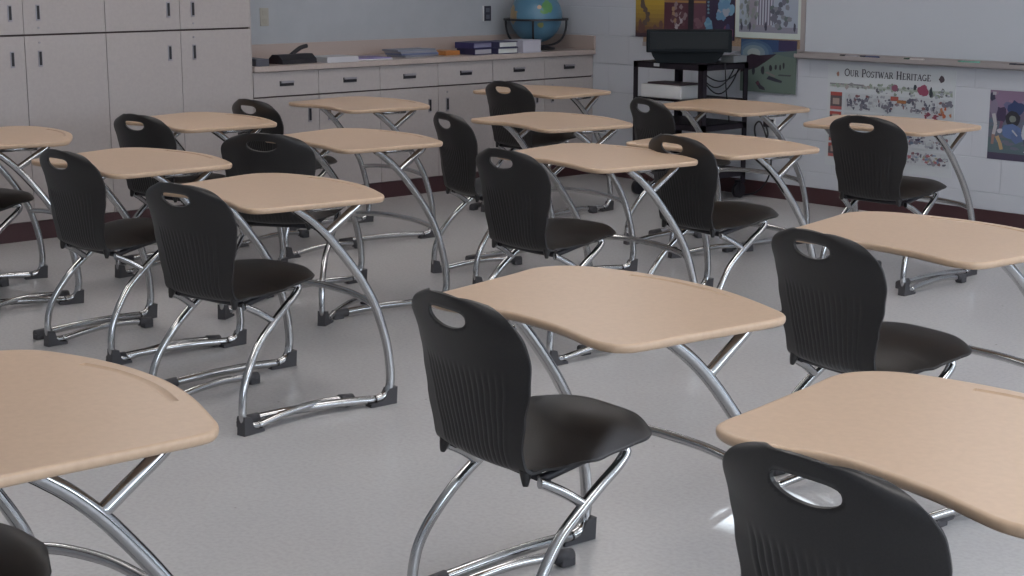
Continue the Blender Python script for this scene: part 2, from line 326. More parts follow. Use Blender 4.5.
# ------------------------------------------------------------------ chair
# side profile of the shell (s forward, z up), from the top of the back to the lip of the seat
PROF = [(-0.043, 0.836), (-0.033, 0.802), (-0.020, 0.750), (-0.005, 0.690), (0.010, 0.630), (0.022, 0.570), (0.032, 0.520), (0.040, 0.478), (0.052, 0.447), (0.078, 0.434),
        (0.120, 0.445), (0.18, 0.468), (0.25, 0.490), (0.32, 0.503), (0.38, 0.506), (0.43, 0.504), (0.461, 0.494), (0.480, 0.478)]
def make_shell_bm():
    pc = catmull([(0, s, z) for s, z in PROF], 16); d = [0.0]
    for a, b in zip(pc, pc[1:]): d.append(d[-1] + (b - a).length)
    Ltot = d[-1]
    def at(t):
        t = min(max(t, 0), Ltot)
        lo, hi = 0, len(d) - 1
        while hi - lo > 1:
            m = (lo + hi) // 2
            if d[m] <= t: lo = m
            else: hi = m
        k = (t - d[lo]) / max(d[hi] - d[lo], 1e-9); p = pc[lo].lerp(pc[hi], k); tg = (pc[hi] - pc[lo]).normalized()
        return p, Vector((0, -tg.z, tg.y)) # normal toward the sitter / up
    HW = [(0, .216), (.15, .216), (.21, .207), (.28, .190), (.36, .174), (.43, .178), (.52, .206), (.60, .226), (.66, .231), (Ltot, .226)]
    def hw(t):
        if t < .105: return .216 * (1 - ((.105 - t) / .117) ** 2.6) ** (1 / 2.2)
        if t > Ltot - .16: return .229 * (1 - ((t - Ltot + .16) / .168) ** 2.6) ** (1 / 2.2)
        for (a, x), (b, y) in zip(HW, HW[1:]):
            if t <= b:
                k = (t - a) / (b - a); k = k * k * (3 - 2 * k) if a > .09 and b < .75 else k; return x + (y - x) * k
        return HW[-1][1]
    NU, NV = 96, 150
    hole_c, hole_a, hole_b = 0.056, 0.070, 0.019   # arc position, half width, half height
    def pos(u, v):
        t = v * Ltot
        x = u * hw(t)
        tt = t + max(0, 1 - t / 0.14) * 0.033 * u ** 2 - max(0, (t - (Ltot - 0.2)) / 0.2) * 0.035 * u ** 2
        p, n = at(tt)
        back = 1 - min(max((tt - 0.30) / 0.12, 0), 1); seat = min(max((tt - 0.46) / 0.12, 0), 1)
        mid = 1 - back - seat if back + seat < 1 else 0
        ss = lambda q: q * q * (3 - 2 * q)
        up_ = (1 - ss(min(max((tt - 0.13) / 0.21, 0), 1))) * (0.48 + 0.52 * ss(min(tt / 0.16, 1)))
        off = back * (0.018 + 0.031 * up_) * abs(u) ** 2.3 + mid * 0.010 * u ** 2 + seat * (-0.024 * abs(u) ** 3.5)
        # ribs on the lower back
        rb = min(max((tt - 0.165) / 0.03, 0), 1) * (1 - min(max((tt - 0.385) / 0.03, 0), 1)) * (1 if abs(u) < 0.74 else 0)
        off += rb * 0.0014 * math.cos(math.pi * u * 21)
        q = p + n * off; q.x = x
        return q, t
    bm = bmesh.new(); G = []
    for j in range(NV + 1):
        row = []
        for i in range(NU + 1):
            u = -1 + 2 * i / NU; row.append([u, j / NV])
        G.append(row)
    # D-shaped handle hole: upper edge flat, lower edge round
    def hole_f(u, v):
        t = v * Ltot; x = u * hw(t); t2 = t + max(0, 1 - t / 0.14) * 0.033 * u * u
        dx = x / hole_a; dy = (t2 - hole_c) / (hole_b if t2 < hole_c else hole_b * 1.45)
        if t2 < hole_c: return (abs(dx) ** 3.2 + abs(dy) ** 3.2) ** (1 / 3.2)
        return (abs(dx) ** 2 + abs(dy) ** 2) ** 0.5
    inside = lambda j, i: hole_f(*G[j][i]) < 1.0
    flags = [[inside(j, i) for i in range(NU + 1)] for j in range(NV + 1)]
    # snap grid points bordering the hole onto its rim
    snapped = {}
    for j in range(1, NV):
        for i in range(1, NU):
            if flags[j][i]: continue
            if any(flags[j + dj][i + di] for dj in (-1, 0, 1) for di in (-1, 0, 1)):
                u, v = G[j][i]; uc, vc = 0.0, hole_c / Ltot
                lo, hi = 0.0, 1.0
                for _ in range(30):
                    m = (lo + hi) / 2
                    if hole_f(uc + (u - uc) * m, vc + (v - vc) * m) < 1: lo = m
                    else: hi = m
                snapped[(j, i)] = (uc + (u - uc) * hi, vc + (v - vc) * hi)
    V = [[None] * (NU + 1) for _ in range(NV + 1)]
    for j in range(NV + 1):
        for i in range(NU + 1):
            if flags[j][i]: continue
            u, v = snapped.get((j, i), G[j][i]); q, _ = pos(u, v); V[j][i] = bm.verts.new(q)
    for j in range(NV):
        for i in range(NU):
            q = (V[j][i], V[j][i + 1], V[j + 1][i + 1], V[j + 1][i])
            if all(q): f = bm.faces.new(q); f.smooth = True
    bmesh.ops.recalc_face_normals(bm, faces=bm.faces[:])
    # thickness by hand: offset copy along vertex normals (back / underside)
    bm.normal_update()
    nrm = {v: v.normal.copy() for v in bm.verts}
    c = at(0.6)[0]; ref = None
    for v in bm.verts:
        if abs(v.co.x) < 0.01 and abs(v.co.y - 0.25) < 0.02: ref = v; break
    sgn = -1 if nrm[ref].z > 0 else 1
    th = 0.0065; twin = {v: bm.verts.new(v.co + nrm[v] * sgn * th) for v in list(bm.verts)}
    bound = [e for e in bm.edges if len(e.link_faces) == 1]
    for f in list(bm.faces):
        nf = bm.faces.new([twin[v] for v in reversed(f.verts)]); nf.smooth = True
    for e in bound:
        a, b = e.verts; f = bm.faces.new((a, b, twin[b], twin[a])); f.smooth = False
    bmesh.ops.recalc_face_normals(bm, faces=bm.faces[:])
    return bm
def make_chair(label):
    t = thing('student_chair', label, 'chair', group='student chairs')
    sh = obj('seat_shell', make_shell_bm(), M['shell'], t)
    r = 0.0136
    for s in (1, -1):
        def P(y, z, x): return (s * x, y, z)
        bm = bmesh.new()
        add_tube(bm, [P(0.085, 0.0195, .238), P(0.042, 0.026, .238), P(0.021, 0.055, .237), P(0.021, 0.10, .236), P(0.034, 0.160, .232), P(0.064, 0.218, .226), P(0.118, 0.288, .216),
                      P(0.180, 0.342, .212), P(0.245, 0.388, .205), P(0.298, 0.420, .198), P(0.330, 0.445, .190), P(0.326, 0.461, .185), P(0.295, 0.463, .182)], r, 14, 4)
        obj('leg', bm, M['chrome'], t)
        bm = bmesh.new()
        add_tube(bm, [P(0.085, 0.0195, .238), P(0.22, 0.036, .240), P(0.36, 0.040, .245), P(0.50, 0.026, .248)], r * 0.97, 12, 6)
        rail = obj('floor_rail', bm, M['chrome'], t)
        bm = bmesh.new()
        add_tube(bm, [P(0.088, 0.418, .185), P(0.100, 0.414, .187), P(0.150, 0.386, .198), P(0.198, 0.352, .21)], r * 0.92, 12, 5)
        obj('brace', bm, M['chrome'], t)
        bm = bmesh.new()
        add_tube(bm, [P(0.30, 0.463, .182), P(0.20, 0.443, .175), P(0.10, 0.420, .170)], r * 0.8, 10, 4)
        obj('seat_rail', bm, M['black'], t)
        bm = bmesh.new()
        add_prism(bm, [(0.008, 0.0005), (0.098, 0.0005), (0.098, 0.010), (0.066, 0.014), (0.050, 0.028), (0.042, 0.060), (0.012, 0.066)], 'x', s * (.237 - .018), s * (.237 + .019))
        obj('floor_glide', bm, M['glide'], rail)
        bm = bmesh.new()
        add_tube(bm, [P(0.460, 0.031, .247), P(0.520, 0.0235, .248)], 0.0185, 12, 1); add_box(bm, *sorted((s * .230, s * .266)), 0.478, 0.522, 0.0005, 0.026, 0.004)
        obj('end_cap', bm, M['glide'], rail)
        # moulded boss under the rear corner of the shell
        bm = bmesh.new()
        add_tube(bm, [P(0.070, 0.446, .158), P(0.066, 0.428, .162), P(0.064, 0.410, .165)], 0.017, 10, 3, r_end=0.006)
        obj('mounting_boss', bm, M['shell'], sh)
    bm = bmesh.new()
    add_tube(bm, [(-.178, .115, .418), (.178, .115, .418)], r * .8, 10, 1); add_tube(bm, [(-.180, .275, .459), (.180, .275, .459)], r * .8, 10, 1)
    obj('cross_bar', bm, M['black'], t)
    return t

DESKS = [
 (-2.724, 2.748, -3.1, 'beige desk in the middle foreground with the nearest fully visible black chair behind it'),
 (-1.493, 2.401, -6.0, 'beige desk at the bottom right corner, cut off by the right edge'),
 (-2.783, 1.252, 0.9, 'beige desk at the bottom left corner, cut off by the left edge'),
 (-2.762, 4.143, -3.1, 'beige desk at the right edge, beyond the black chair with the large upright back'),
 (-4.890, 3.237, -3.6, 'beige desk left of centre, its long near leg and floor rail fully in view'),
 (-4.858, 4.826, -5.5, 'beige desk in the centre, directly beyond the middle foreground desk'),
 (-6.014, 3.303, 1.4, 'beige desk on the left with a black chair overlapping its left end'),
 (-7.263, 3.291, -12.7, 'beige desk cut off by the left edge, close to the tall cabinets'),
 (-7.305, 4.389, -1.9, 'beige desk in front of the tall cabinets, between two black chairs'),
 (-6.078, 4.467, -3.0, 'beige desk just beyond the black chair turned sideways, before the low cabinets'),
 (-7.574, 5.607, -5.5, 'small-looking beige desk close to the low cabinets, left of the slim black chair'),
 (-6.094, 5.725, -7.5, 'beige desk before the low cabinets, directly beyond the centre desk'),
 (-7.577, 7.001, 7.5, 'farthest beige desk, by the end of the low cabinets below the globe'),
 (-4.797, 5.543, -5.9, 'beige desk right of centre, its wood showing through a chair handle hole'),
 (-6.034, 7.043, -5.0, 'beige desk standing directly in front of the equipment cart'),
 (-4.854, 6.863, 1.9, 'beige desk against the white poster wall, below the heritage poster'),
]
CHAIRS = [
 (-2.738, 2.272, -5.5, 'black chair in the middle foreground, seat and chrome legs in full view'),
 (-1.451, 1.906, -3.0, 'nearest black chair at the bottom right, only its back and handle hole showing'),
 (-2.730, 3.551, -9.0, "black chair with its tall back beside the middle foreground desk's right tip"),
 (-4.746, 2.754, 9.3, 'black chair left of centre, its curved chrome leg reaching a grey floor glide'),
 (-4.766, 4.207, -1.9, 'black chair in the centre, directly beyond the middle foreground desk'),
 (-5.909, 2.912, 4.3, 'black chair on the left, its back overlapping the left end of a desk'),
 (-4.668, 5.079, -8.0, 'black chair right of centre, squeezed between two beige desks'),
 (-4.653, 6.360, 1.0, 'black chair in front of the heritage poster, seen nearly from behind'),
 (-6.110, 5.024, -13.9, 'slim-looking black chair before the low cabinets, just left of the centre chair'),
 (-7.474, 6.595, 0.0, 'black chair in front of the last low cabinet, below and left of the globe'),
 (-6.053, 6.346, -15.6, 'small far black chair at the left side of the equipment cart'),
 (-5.900, 3.830, 32.0, 'black chair turned sideways, its broad back rising behind a desk left of centre'),
 (-7.048, 3.869, 9.9, 'black chair before the tall cabinets, its handle hole seen against a cabinet door'),
 (-7.402, 4.736, 2.2, 'far black chair where the tall cabinets meet the low ones'),
 (-7.143, 2.864, 8.6, 'black chair at the left edge, only seat and leg showing by the far desk'),
 (-2.790, 0.800, 0.0, 'black chair at the bottom left corner, only its seat tip showing'),
]
d0 = make_desk('x'); c0 = make_chair('x')
for i, (x, y, a, lab) in enumerate(DESKS):
    o = d0 if i == 0 else copy_tree(d0)
    o.location = (x, y, 0); o.rotation_euler.z = R(a); o['label'] = lab
for i, (x, y, a, lab) in enumerate(CHAIRS):
    o = c0 if i == 0 else copy_tree(c0)
    o.location = (x, y, 0); o.rotation_euler.z = R(a); o['label'] = lab

# ------------------------------------------------------------------ cabinets
def handle(y, z, parent, vert=True, x=XC):
    hy, hz = (0.0125, 0.045) if vert else (0.052, 0.016)
    bm = bmesh.new()
    if vert:
        add_box(bm, x, x + 0.006, y - hy, y + hy, z - hz, z + hz, 0.002, 0)
        add_box(bm, x + 0.004, x + 0.011, y - hy * 0.55, y + hy * 0.55, z - hz * 0.8, z + hz * 0.86, 0.002, 1)
    else:
        add_box(bm, x, x + 0.006, y - hy, y + hy, z - hz, z + hz, 0.002, 1)
        add_box(bm, x + 0.004, x + 0.018, y - hy * 0.9, y + hy * 0.9, z + hz * 0.2, z + hz, 0.002, 0)
    return obj('handle', bm, [M['steel'], M['black']], parent)
def lock(y, z, parent):
    bm = bmesh.new(); add_tube(bm, [(XC, y, z), (XC + 0.005, y, z)], 0.006, 12, 1); return obj('lock', bm, M['steel'], parent)
FT = 0.018   # door thickness
def front(name, y0, y1, z0, z1, parent):
    g = 0.0018
    return box(name, XC - FT, XC, y0 + g, y1 - g, z0 + g, z1 - g, M['cab'], parent, 0.0012)
def tall_cabinet(y0, y1, label):
    t = thing('tall_cabinet', label, 'cabinet', (0, 0, 0), 0, 'tall storage cabinets')
    ym = (y0 + y1) / 2
    bm = bmesh.new(); add_box(bm, XW + 0.002, XC - FT - 0.001, y0 + 0.001, y1 - 0.001, 0.105, 2.12)
    obj('body', bm, [M['edge']], t)
    if y1 > 5.4: box('side_panel', XW + 0.003, XC - 0.0005, y1 - 0.001, y1 + 0.006, 0.105, 2.12, M['cab'], t)
    box('toe_kick', XW + 0.01, XC - 0.006, y0 + 0.001, y1 - 0.001, 0.0005, 0.105, M['kick'], t)
    for (a, b, hy) in ((y0, ym, ym - 0.077), (ym, y1, ym + 0.087)):
        d = front('door', a, b, 0.108, 1.143, t); handle(hy, 1.016, d)
        if hy > ym: lock(hy, 1.104, d)
        d = front('door', a, b, 1.150, 2.115, t); handle(hy, 1.268, d)
        if hy > ym: lock(hy, 1.185, d)
    return t
def low_cabinet(y0, y1, label):
    t = thing('low_cabinet', label, 'cabinet', (0, 0, 0), 0, 'low base cabinets')
    ym = (y0 + y1) / 2
    bm = bmesh.new(); add_box(bm, XW + 0.002, XC - FT - 0.001, y0 + 0.001, y1 - 0.001, 0.105, 0.872)
    obj('body', bm, M['edge'], t)
    box('toe_kick', XW + 0.01, XC - 0.006, y0 + 0.001, y1 - 0.001, 0.0005, 0.105, M['kick'], t)
    for (a, b) in ((y0, ym), (ym, y1)):
        d = front('drawer', a, b, 0.720, 0.874, t); handle((a + b) / 2, 0.797, d, False)
    for (a, b, hy) in ((y0, ym, ym - 0.074), (ym, y1, ym + 0.078)):
        d = front('door', a, b, 0.108, 0.714, t); handle(hy, 0.592, d)
        if hy > ym: lock(hy, 0.675, d)
    return t
tall_cabinet(3.546, 4.538, 'tall pale grey two-door cabinet at the left edge of the photo')
tall_cabinet(4.538, 5.508, 'tall pale grey two-door cabinet standing right beside the low cabinets')
low_cabinet(5.518, 6.491, 'low pale grey two-drawer cabinet under the black hole punch, next to the tall cabinets')
low_cabinet(6.491, 7.468, 'low pale grey cabinet with two drawers, the middle one of the three under the counter')
low_cabinet(7.468, 8.440, 'low pale grey cabinet with two drawers in the corner below the globe')
ct = box('countertop', XW + 0.001, XC + 0.022, 5.517, YW - 0.001, 0.876, 0.910, M['counter'], None, 0.004)
tag(ct, 'long beige laminate worktop running over the low cabinets to the corner', 'countertop')
bs = box('backsplash', XW + 0.0005, XW + 0.02, 5.517, YW - 0.002, 0.911, 1.010, M['splash'], ct)
box('backsplash', XW + 0.021, XC + 0.02, YW - 0.02, YW - 0.0005, 0.911, 1.010, M['splash'], ct)

# ------------------------------------------------------------------ things on the counter
CZ = 0.9105
# hole punch
t = thing('hole_punch', 'black three-hole punch with raised lever lying on the counter beside the tall cabinet', 'hole punch', (-8.74, 5.90, CZ), R(6))
bm = bmesh.new(); add_prism(bm, [(-0.075, 0), (0.075, 0), (0.07, 0.028), (0.03, 0.058), (-0.03, 0.058), (-0.07, 0.028)], 'y', -0.14, 0.14)
obj('body', bm, M['black'], t)
bm = bmesh.new(); add_tube(bm, [(0, -0.02, 0.045), (0, 0.02, 0.070), (0, 0.07, 0.095), (0, 0.12, 0.105)], 0.014, 10, 5); obj('lever', bm, M['black'], t)
def sheet_stack(name, label, cat, x, y, sx, sy, h, cols, rz=0, grp=None, n=1):
    t = thing(name, label, cat, (x, y, CZ), R(rz), grp)
    for k in range(n):
        dz = h / n; jx = random.uniform(-.012, .012); a = random.uniform(-.1, .1)
        bm = bmesh.new(); add_box(bm, -sx / 2 + jx, sx / 2 + jx, -sy / 2 + jx, sy / 2 + jx, dz * k + 0.0003 * (k > 0), dz * (k + 1), min(0.0015, dz * .3))
        for v in bm.verts: v.co.xy = (v.co.x * math.cos(a) - v.co.y * math.sin(a), v.co.x * math.sin(a) + v.co.y * math.cos(a))
        obj('sheet' if cat == 'papers' else 'magazine', bm, colm(cols[k % len(cols)]), t)
    return t
sheet_stack('paper_pile', 'flat white box of paper lying just right of the hole punch', 'papers', -8.70, 6.20, 0.22, 0.24, 0.036, [(0.46, 0.46, 0.49)], 3)
sheet_stack('paper_sheet', 'thin loose papers with a purple top on the counter between white paper and magazines', 'papers', -8.76, 6.50, 0.22, 0.28, 0.014, [(0.55, 0.55, 0.57), (0.20, 0.16, 0.34)], -6, n=2)
sheet_stack('magazine_pile', 'low pile of grey and blue magazines on the counter, left of the orange folder', 'magazines', -8.84, 6.93, 0.18, 0.32, 0.05, [(0.23, 0.23, 0.27), (0.14, 0.17, 0.28), (0.26, 0.26, 0.30), (0.20, 0.22, 0.28)], 4, n=4)
sheet_stack('folder', 'orange folder lying flat between the magazines and the dark blue binders', 'folder', -8.82, 7.215, 0.18, 0.14, 0.03, [(0.42, 0.17, 0.05)], 2)
sheet_stack('notebook', 'red notebook on the counter behind the left end of the hole punch', 'notebook', -8.90, 5.64, 0.16, 0.12, 0.022, [(0.42, 0.06, 0.05)], 0)
sheet_stack('desk_tray', 'small dark grey tray on the counter against the tall cabinet', 'tray', -8.70, 5.58, 0.20, 0.09, 0.045, [(0.07, 0.07, 0.09)], 0)
def binder(name, label, x, y, sx, sy, z, h, cov, page, rz, tilt=0, grp='binders on the counter'):
    t = thing(name, label, 'binder', (x, y, CZ + z), R(rz), grp)
    t.rotation_euler.x = R(tilt)
    bm = bmesh.new(); add_box(bm, -sx / 2, sx / 2, -sy / 2, sy / 2, 0, 0.005, 0.001); add_box(bm, -sx / 2, sx / 2, -sy / 2, sy / 2, h - 0.005, h, 0.001)
    add_box(bm, -sx / 2, sx / 2, -sy / 2, -sy / 2 + 0.005, 0.005, h - 0.005); obj('cover', bm, colm(cov), t)
    box('pages', -sx / 2 + 0.004, sx / 2 - 0.006, -sy / 2 + 0.006, sy / 2 - 0.006, 0.006, h - 0.006, colm(page), t)
binder('ring_binder', 'dark blue binder lying at the bottom of the pair left of the white ones', -8.72, 7.40, 0.18, 0.17, 0, 0.042, (0.03, 0.03, 0.09), (0.35, 0.34, 0.38), 3)
binder('ring_binder', 'dark blue binder on top of the pair, jutting out to the left', -8.72, 7.392, 0.18, 0.19, 0.043, 0.042, (0.03, 0.03, 0.11), (0.20, 0.20, 0.30), 6)
binder('ring_binder', 'white-paged binder with dark cover, lower of the two beside the blue pair', -8.70, 7.602, 0.20, 0.19, 0, 0.042, (0.04, 0.04, 0.10), (0.60, 0.62, 0.60), 1)
binder('ring_binder', 'white-paged binder with dark cover, upper of the two beside the blue pair', -8.70, 7.602, 0.20, 0.18, 0.043, 0.042, (0.05, 0.05, 0.11), (0.60, 0.62, 0.60), 3)
binder('paper_ream', 'thick lilac-grey block of paper in front of the globe', -8.69, 7.822, 0.20, 0.185, 0, 0.088, (0.45, 0.44, 0.52), (0.5, 0.49, 0.56), 2)
# globe
def globe_mat(gz):
    m = mat('globe_map', (0.1, 0.25, 0.4), 0.35); nt = m.node_tree; N = nt.nodes; L = nt.links; b = N['Principled BSDF']
    tc = N.new('ShaderNodeTexCoord'); no = N.new('ShaderNodeTexNoise'); no.inputs['Scale'].default_value = 14; no.inputs['Detail'].default_value = 4
    L.new(tc.outputs['Object'], no.inputs['Vector']); prev = None
    for (c, rad, col) in (((.171, -.048, gz + .065), .105, (0.11, 0.27, 0.10)), ((.150, -.100, gz + .075), .075, (0.42, 0.27, 0.17)), ((.155, -.105, gz - .050), .070, (0.26, 0.28, 0.11)),
                          ((-.12, .12, gz + .05), .14, (0.16, 0.28, 0.11)), ((-.05, -.17, gz + .02), .12, (0.36, 0.26, 0.14)), ((.02, .18, gz - .03), .11, (0.3, 0.3, 0.13))):
        d = N.new('ShaderNodeVectorMath'); d.operation = 'DISTANCE'; d.inputs[1].default_value = c; L.new(tc.outputs['Object'], d.inputs[0])
        a = N.new('ShaderNodeMath'); a.operation = 'MULTIPLY_ADD'; a.inputs[1].default_value = 0.11; L.new(no.outputs[0], a.inputs[0]); L.new(d.outputs['Value'], a.inputs[2])
        lt = N.new('ShaderNodeMath'); lt.operation = 'LESS_THAN'; lt.inputs[1].default_value = rad; L.new(a.outputs[0], lt.inputs[0])
        mx = N.new('ShaderNodeMixRGB'); L.new(lt.outputs[0], mx.inputs[0]); mx.inputs[2].default_value = (*col, 1)
        if prev: L.new(prev.outputs[0], mx.inputs[1])
        else: mx.inputs[1].default_value = (0.085, 0.20, 0.30, 1)
        prev = mx
    L.new(prev.outputs[0], b.inputs['Base Color'])
    return m
GX, GY, GZ, GR = -8.90, 8.14, 1.150, 0.192
t = thing('globe', 'large blue world globe in a dark ring stand in the corner of the counter', 'globe', (GX, GY, CZ))
gz = GZ - CZ
bm = bmesh.new(); bmesh.ops.create_uvsphere(bm, u_segments=40, v_segments=24, radius=GR)
for v in bm.verts: v.co.z += gz
for f in bm.faces: f.smooth = True
ball = obj('ball', bm, globe_mat(gz), t)
rng = [(GR + .008, -.007), (GR + .045, -.007), (GR + .045, .007), (GR + .008, .007), (GR + .008, -.007)]
bm = bmesh.new(); add_lathe(bm, rng, (0, 0, gz - 0.022), 48, smooth=False); obj('horizon_ring', bm, M['black'], t)
bm = bmesh.new()
for a in (-48, 42, 132, 222):
    add_tube(bm, [((GR + .03 - .18 * (k / 8) ** 2.5) * math.cos(R(a)), (GR + .03 - .18 * (k / 8) ** 2.5) * math.sin(R(a)), gz - .028 - (gz - .053) * math.sin(k / 8 * math.pi / 2)) for k in range(9)], 0.008, 8, 2)
obj('stand_arm', bm, M['black'], t)
bm = bmesh.new(); add_lathe(bm, [(0, 0), (.14, 0), (.14, .012), (.06, .026), (.03, .04), (0, .04)], (0, 0, 0), 36); obj('stand_base', bm, M['black'], t)
# wall plates
def plate(name, label, cat, y0, y1, z0, z1, m, dark):
    t = thing(name, label, cat, (XW, (y0 + y1) / 2, (z0 + z1) / 2))
    w_, h_ = (y1 - y0) / 2, (z1 - z0) / 2
    bm = bmesh.new(); add_box(bm, 0.0005, 0.007, -w_, w_, -h_, h_, 0.002); obj('cover_plate', bm, m, t)
    for s in (-1, 1): box('socket', 0.0072, 0.010, -w_ * .5, w_ * .5, s * h_ * .45 - h_ * .28, s * h_ * .45 + h_ * .28, dark, t, 0.001)
plate('wall_outlet', 'beige wall plate above the counter beside the tall cabinet', 'outlet', 5.967, 6.033, 1.127, 1.245, mat('beige_plate', (0.38, 0.36, 0.31), .5), mat('beige_socket', (0.36, 0.34, 0.29), .5))
plate('wall_outlet', 'dark double socket with white edge on the wall left of the globe', 'outlet', 7.900, 7.968, 1.113, 1.221, mat('dark_plate', (0.03, 0.03, 0.05), .5), mat('socket_face', (0.10, 0.11, 0.14), .5))
bpy.data.objects['wall_outlet.001']['label'] = 'dark double socket with a pale left edge on the wall left of the globe'
box('edge_trim', 0.0005, 0.009, -0.046, -0.0345, -0.056, 0.056, M['white'], bpy.data.objects['wall_outlet.001'])

# ------------------------------------------------------------------ front wall: board, posters
yb = YW
t = thing('whiteboard', 'large whiteboard with grey metal frame, cut off by the top and right of the photo', 'whiteboard', (0, 0, 0))
box('board_surface', -6.66, -3.05, yb - 0.014, yb - 0.0005, 0.975, 2.15, M['board'], t)
bm = bmesh.new()
add_box(bm, -6.695, -6.660, yb - 0.022, yb - 0.0005, 0.962, 2.17); add_box(bm, -3.05, -3.02, yb - 0.022, yb - 0.0005, 0.962, 2.17)
add_box(bm, -6.66, -3.05, yb - 0.022, yb - 0.0005, 2.15, 2.17); obj('board_frame', bm, M['frame'], t)
bm = bmesh.new(); add_prism(bm, [(yb - 0.001, 0.925), (yb - 0.055, 0.930), (yb - 0.075, 0.940), (yb - 0.075, 0.962), (yb - 0.068, 0.962), (yb - 0.062, 0.952), (yb - 0.022, 0.952), (yb - 0.022, 0.974), (yb - 0.001, 0.974)], 'x', -6.70, -3.02)
obj('marker_tray', bm, M['frame'], t)
def marker(x, label, cap, body):
    t = thing('marker', label, 'marker', (x, yb - 0.045, 0.9625 - 0.0015), R(random.uniform(-6, 6)), 'markers on the whiteboard tray')
    bm = bmesh.new(); add_tube(bm, [(-0.03, 0, 0), (0.065, 0, 0)], 0.0085, 10, 1); obj('barrel', bm, colm(body), t)
    bm = bmesh.new(); add_tube(bm, [(-0.07, 0, 0), (-0.03, 0, 0)], 0.0092, 10, 1); obj('cap', bm, colm(cap), t)
marker(-6.285, 'pale marker with black cap, first from the left on the whiteboard tray', (0.02, 0.02, 0.03), (0.35, 0.33, 0.36))
marker(-6.130, 'dark blue marker, second from the left on the whiteboard tray', (0.02, 0.02, 0.04), (0.03, 0.04, 0.12))
marker(-5.805, 'white marker with dark green cap near the middle of the whiteboard tray', (0.03, 0.06, 0.04), (0.55, 0.5, 0.5))
marker(-5.425, 'light green marker on the whiteboard tray', (0.12, 0.32, 0.25), (0.15, 0.36, 0.30))
marker(-5.085, 'black-capped marker on the whiteboard tray at the right edge of the photo', (0.02, 0.02, 0.04), (0.03, 0.03, 0.05))
t = thing('cork_board', 'tan cork board behind the posters, left of the whiteboard', 'bulletin board', (0, 0, 0))
box('cork_panel', -8.10, -6.70, yb - 0.010, yb - 0.0005, 0.985, 2.15, M['cork'], t)
box('board_frame', -8.10, -6.70, yb - 0.016, yb - 0.0005, 0.955, 0.985, M['frame'], t)

class Poster:
    """paper at its place on the wall, printed with flat inks laid on as one mesh; picture coordinates run 0..1"""
    def __init__(s, label, x0, x1, z0, z1, depth, paper):
        s.t = thing('poster', label, 'poster', (0, 0, 0)); s.x0, s.x1, s.z0, s.z1 = x0, x1, z0, z1
        s.y = yb - depth - 0.002; box('paper', x0, x1, s.y, yb - depth - 0.0002, z0, z1, colm(paper), s.t)
        s.bm = bmesh.new(); s.ms = []; s.k = 0
    def poly(s, pts, col):
        m = colm(col)
        if m not in s.ms: s.ms.append(m)
        s.k += 1; y = s.y - 0.0002 - 0.00001 * s.k
        vs = [s.bm.verts.new((s.x0 + min(max(u, 0.002), 0.998) * (s.x1 - s.x0), y, s.z0 + min(max(v, 0.002), 0.998) * (s.z1 - s.z0))) for u, v in pts]
        f = s.bm.faces.new(vs); f.material_index = s.ms.index(m)
    def rect(s, u0, v0, u1, v1, col): s.poly([(u0, v0), (u1, v0), (u1, v1), (u0, v1)], col)
    def blob(s, u, v, ru, rv, col, n=14, jit=0.25):
        s.poly([(u + ru * math.cos(2 * math.pi * k / n) * random.uniform(1 - jit, 1 + jit), v + rv * math.sin(2 * math.pi * k / n) * random.uniform(1 - jit, 1 + jit)) for k in range(n)], col)
    def done(s):
        o = obj('print', s.bm, s.ms, s.t, fix=False)
        return s.t
# collage poster (three panels)
P = Poster('colourful collage poster behind the television, yellow on the left and blue figures on the right', -8.168, -7.252, 1.020, 1.62, 0.0165, (0.05, 0.03, 0.04))
P.rect(0.0, 0.0, 0.30, 1, (0.42, 0.28, 0.04))
for k in range(8): P.rect(0, 0.02 + k * .05, 0.30, 0.07 + k * .05, (0.10 + .045 * k, 0.045 + .033 * k, 0.035))
P.rect(0, 0, 0.30, 0.045, (0.05, 0.025, 0.04))
for k in range(16): P.blob(0.10 + 0.03 * math.sin(k), 0.16 + k * .05, 0.025, 0.035, (0.10, 0.07, 0.06))
for k in range(10): P.blob(random.uniform(.02, .28), random.uniform(.05, .16), 0.02, 0.05, (0.12, 0.06, 0.05))
P.rect(0.30, 0, 0.66, 1, (0.075, 0.022, 0.035)); P.rect(0.30, 0.405, 0.72, 0.43, (0.30, 0.17, 0.06)); P.rect(0.30, .43, .72, 1, (0.09, 0.03, 0.05))
for k in range(26): P.blob(random.gauss(.45, .035), random.gauss(.24, .07), .018, .028, random.choice([(0.32, 0.28, 0.30), (0.22, 0.17, 0.18), (0.38, 0.36, 0.38), (0.10, 0.04, 0.05), (0.3, 0.2, 0.12)]))
P.rect(0.545, 0, 0.60, 1, (0.012, 0.012, 0.018)); P.rect(0.60, 0, 0.72, .40, (0.10, 0.04, 0.06))
for k in range(12): P.blob(random.uniform(.61, .71), random.uniform(.05, .25), .02, .03, (0.15, 0.08, 0.10))
P.rect(0.72, 0, 1, 1, (0.03, 0.02, 0.05))
for k in range(20): P.blob(random.gauss(.90, .035), random.gauss(.38, .07), .035, .05, random.choice([(0.12, 0.24, 0.38), (0.16, 0.30, 0.42), (0.30, 0.32, 0.38)]))
for k in range(14): P.blob(random.gauss(.76, .02), random.gauss(.13, .05), .022, .035, random.choice([(0.10, 0.22, 0.34), (0.14, 0.28, 0.38)]))
for k in range(5): P.blob(.745, .30 + .04 * k, .012, .014, (0.12, 0.22, 0.28))
for k in range(6): P.blob(random.uniform(.88, .98), random.uniform(.02, .18), .02, .05, random.choice([(0.14, 0.05, 0.10), (0.05, 0.06, 0.14)]))
P.done()
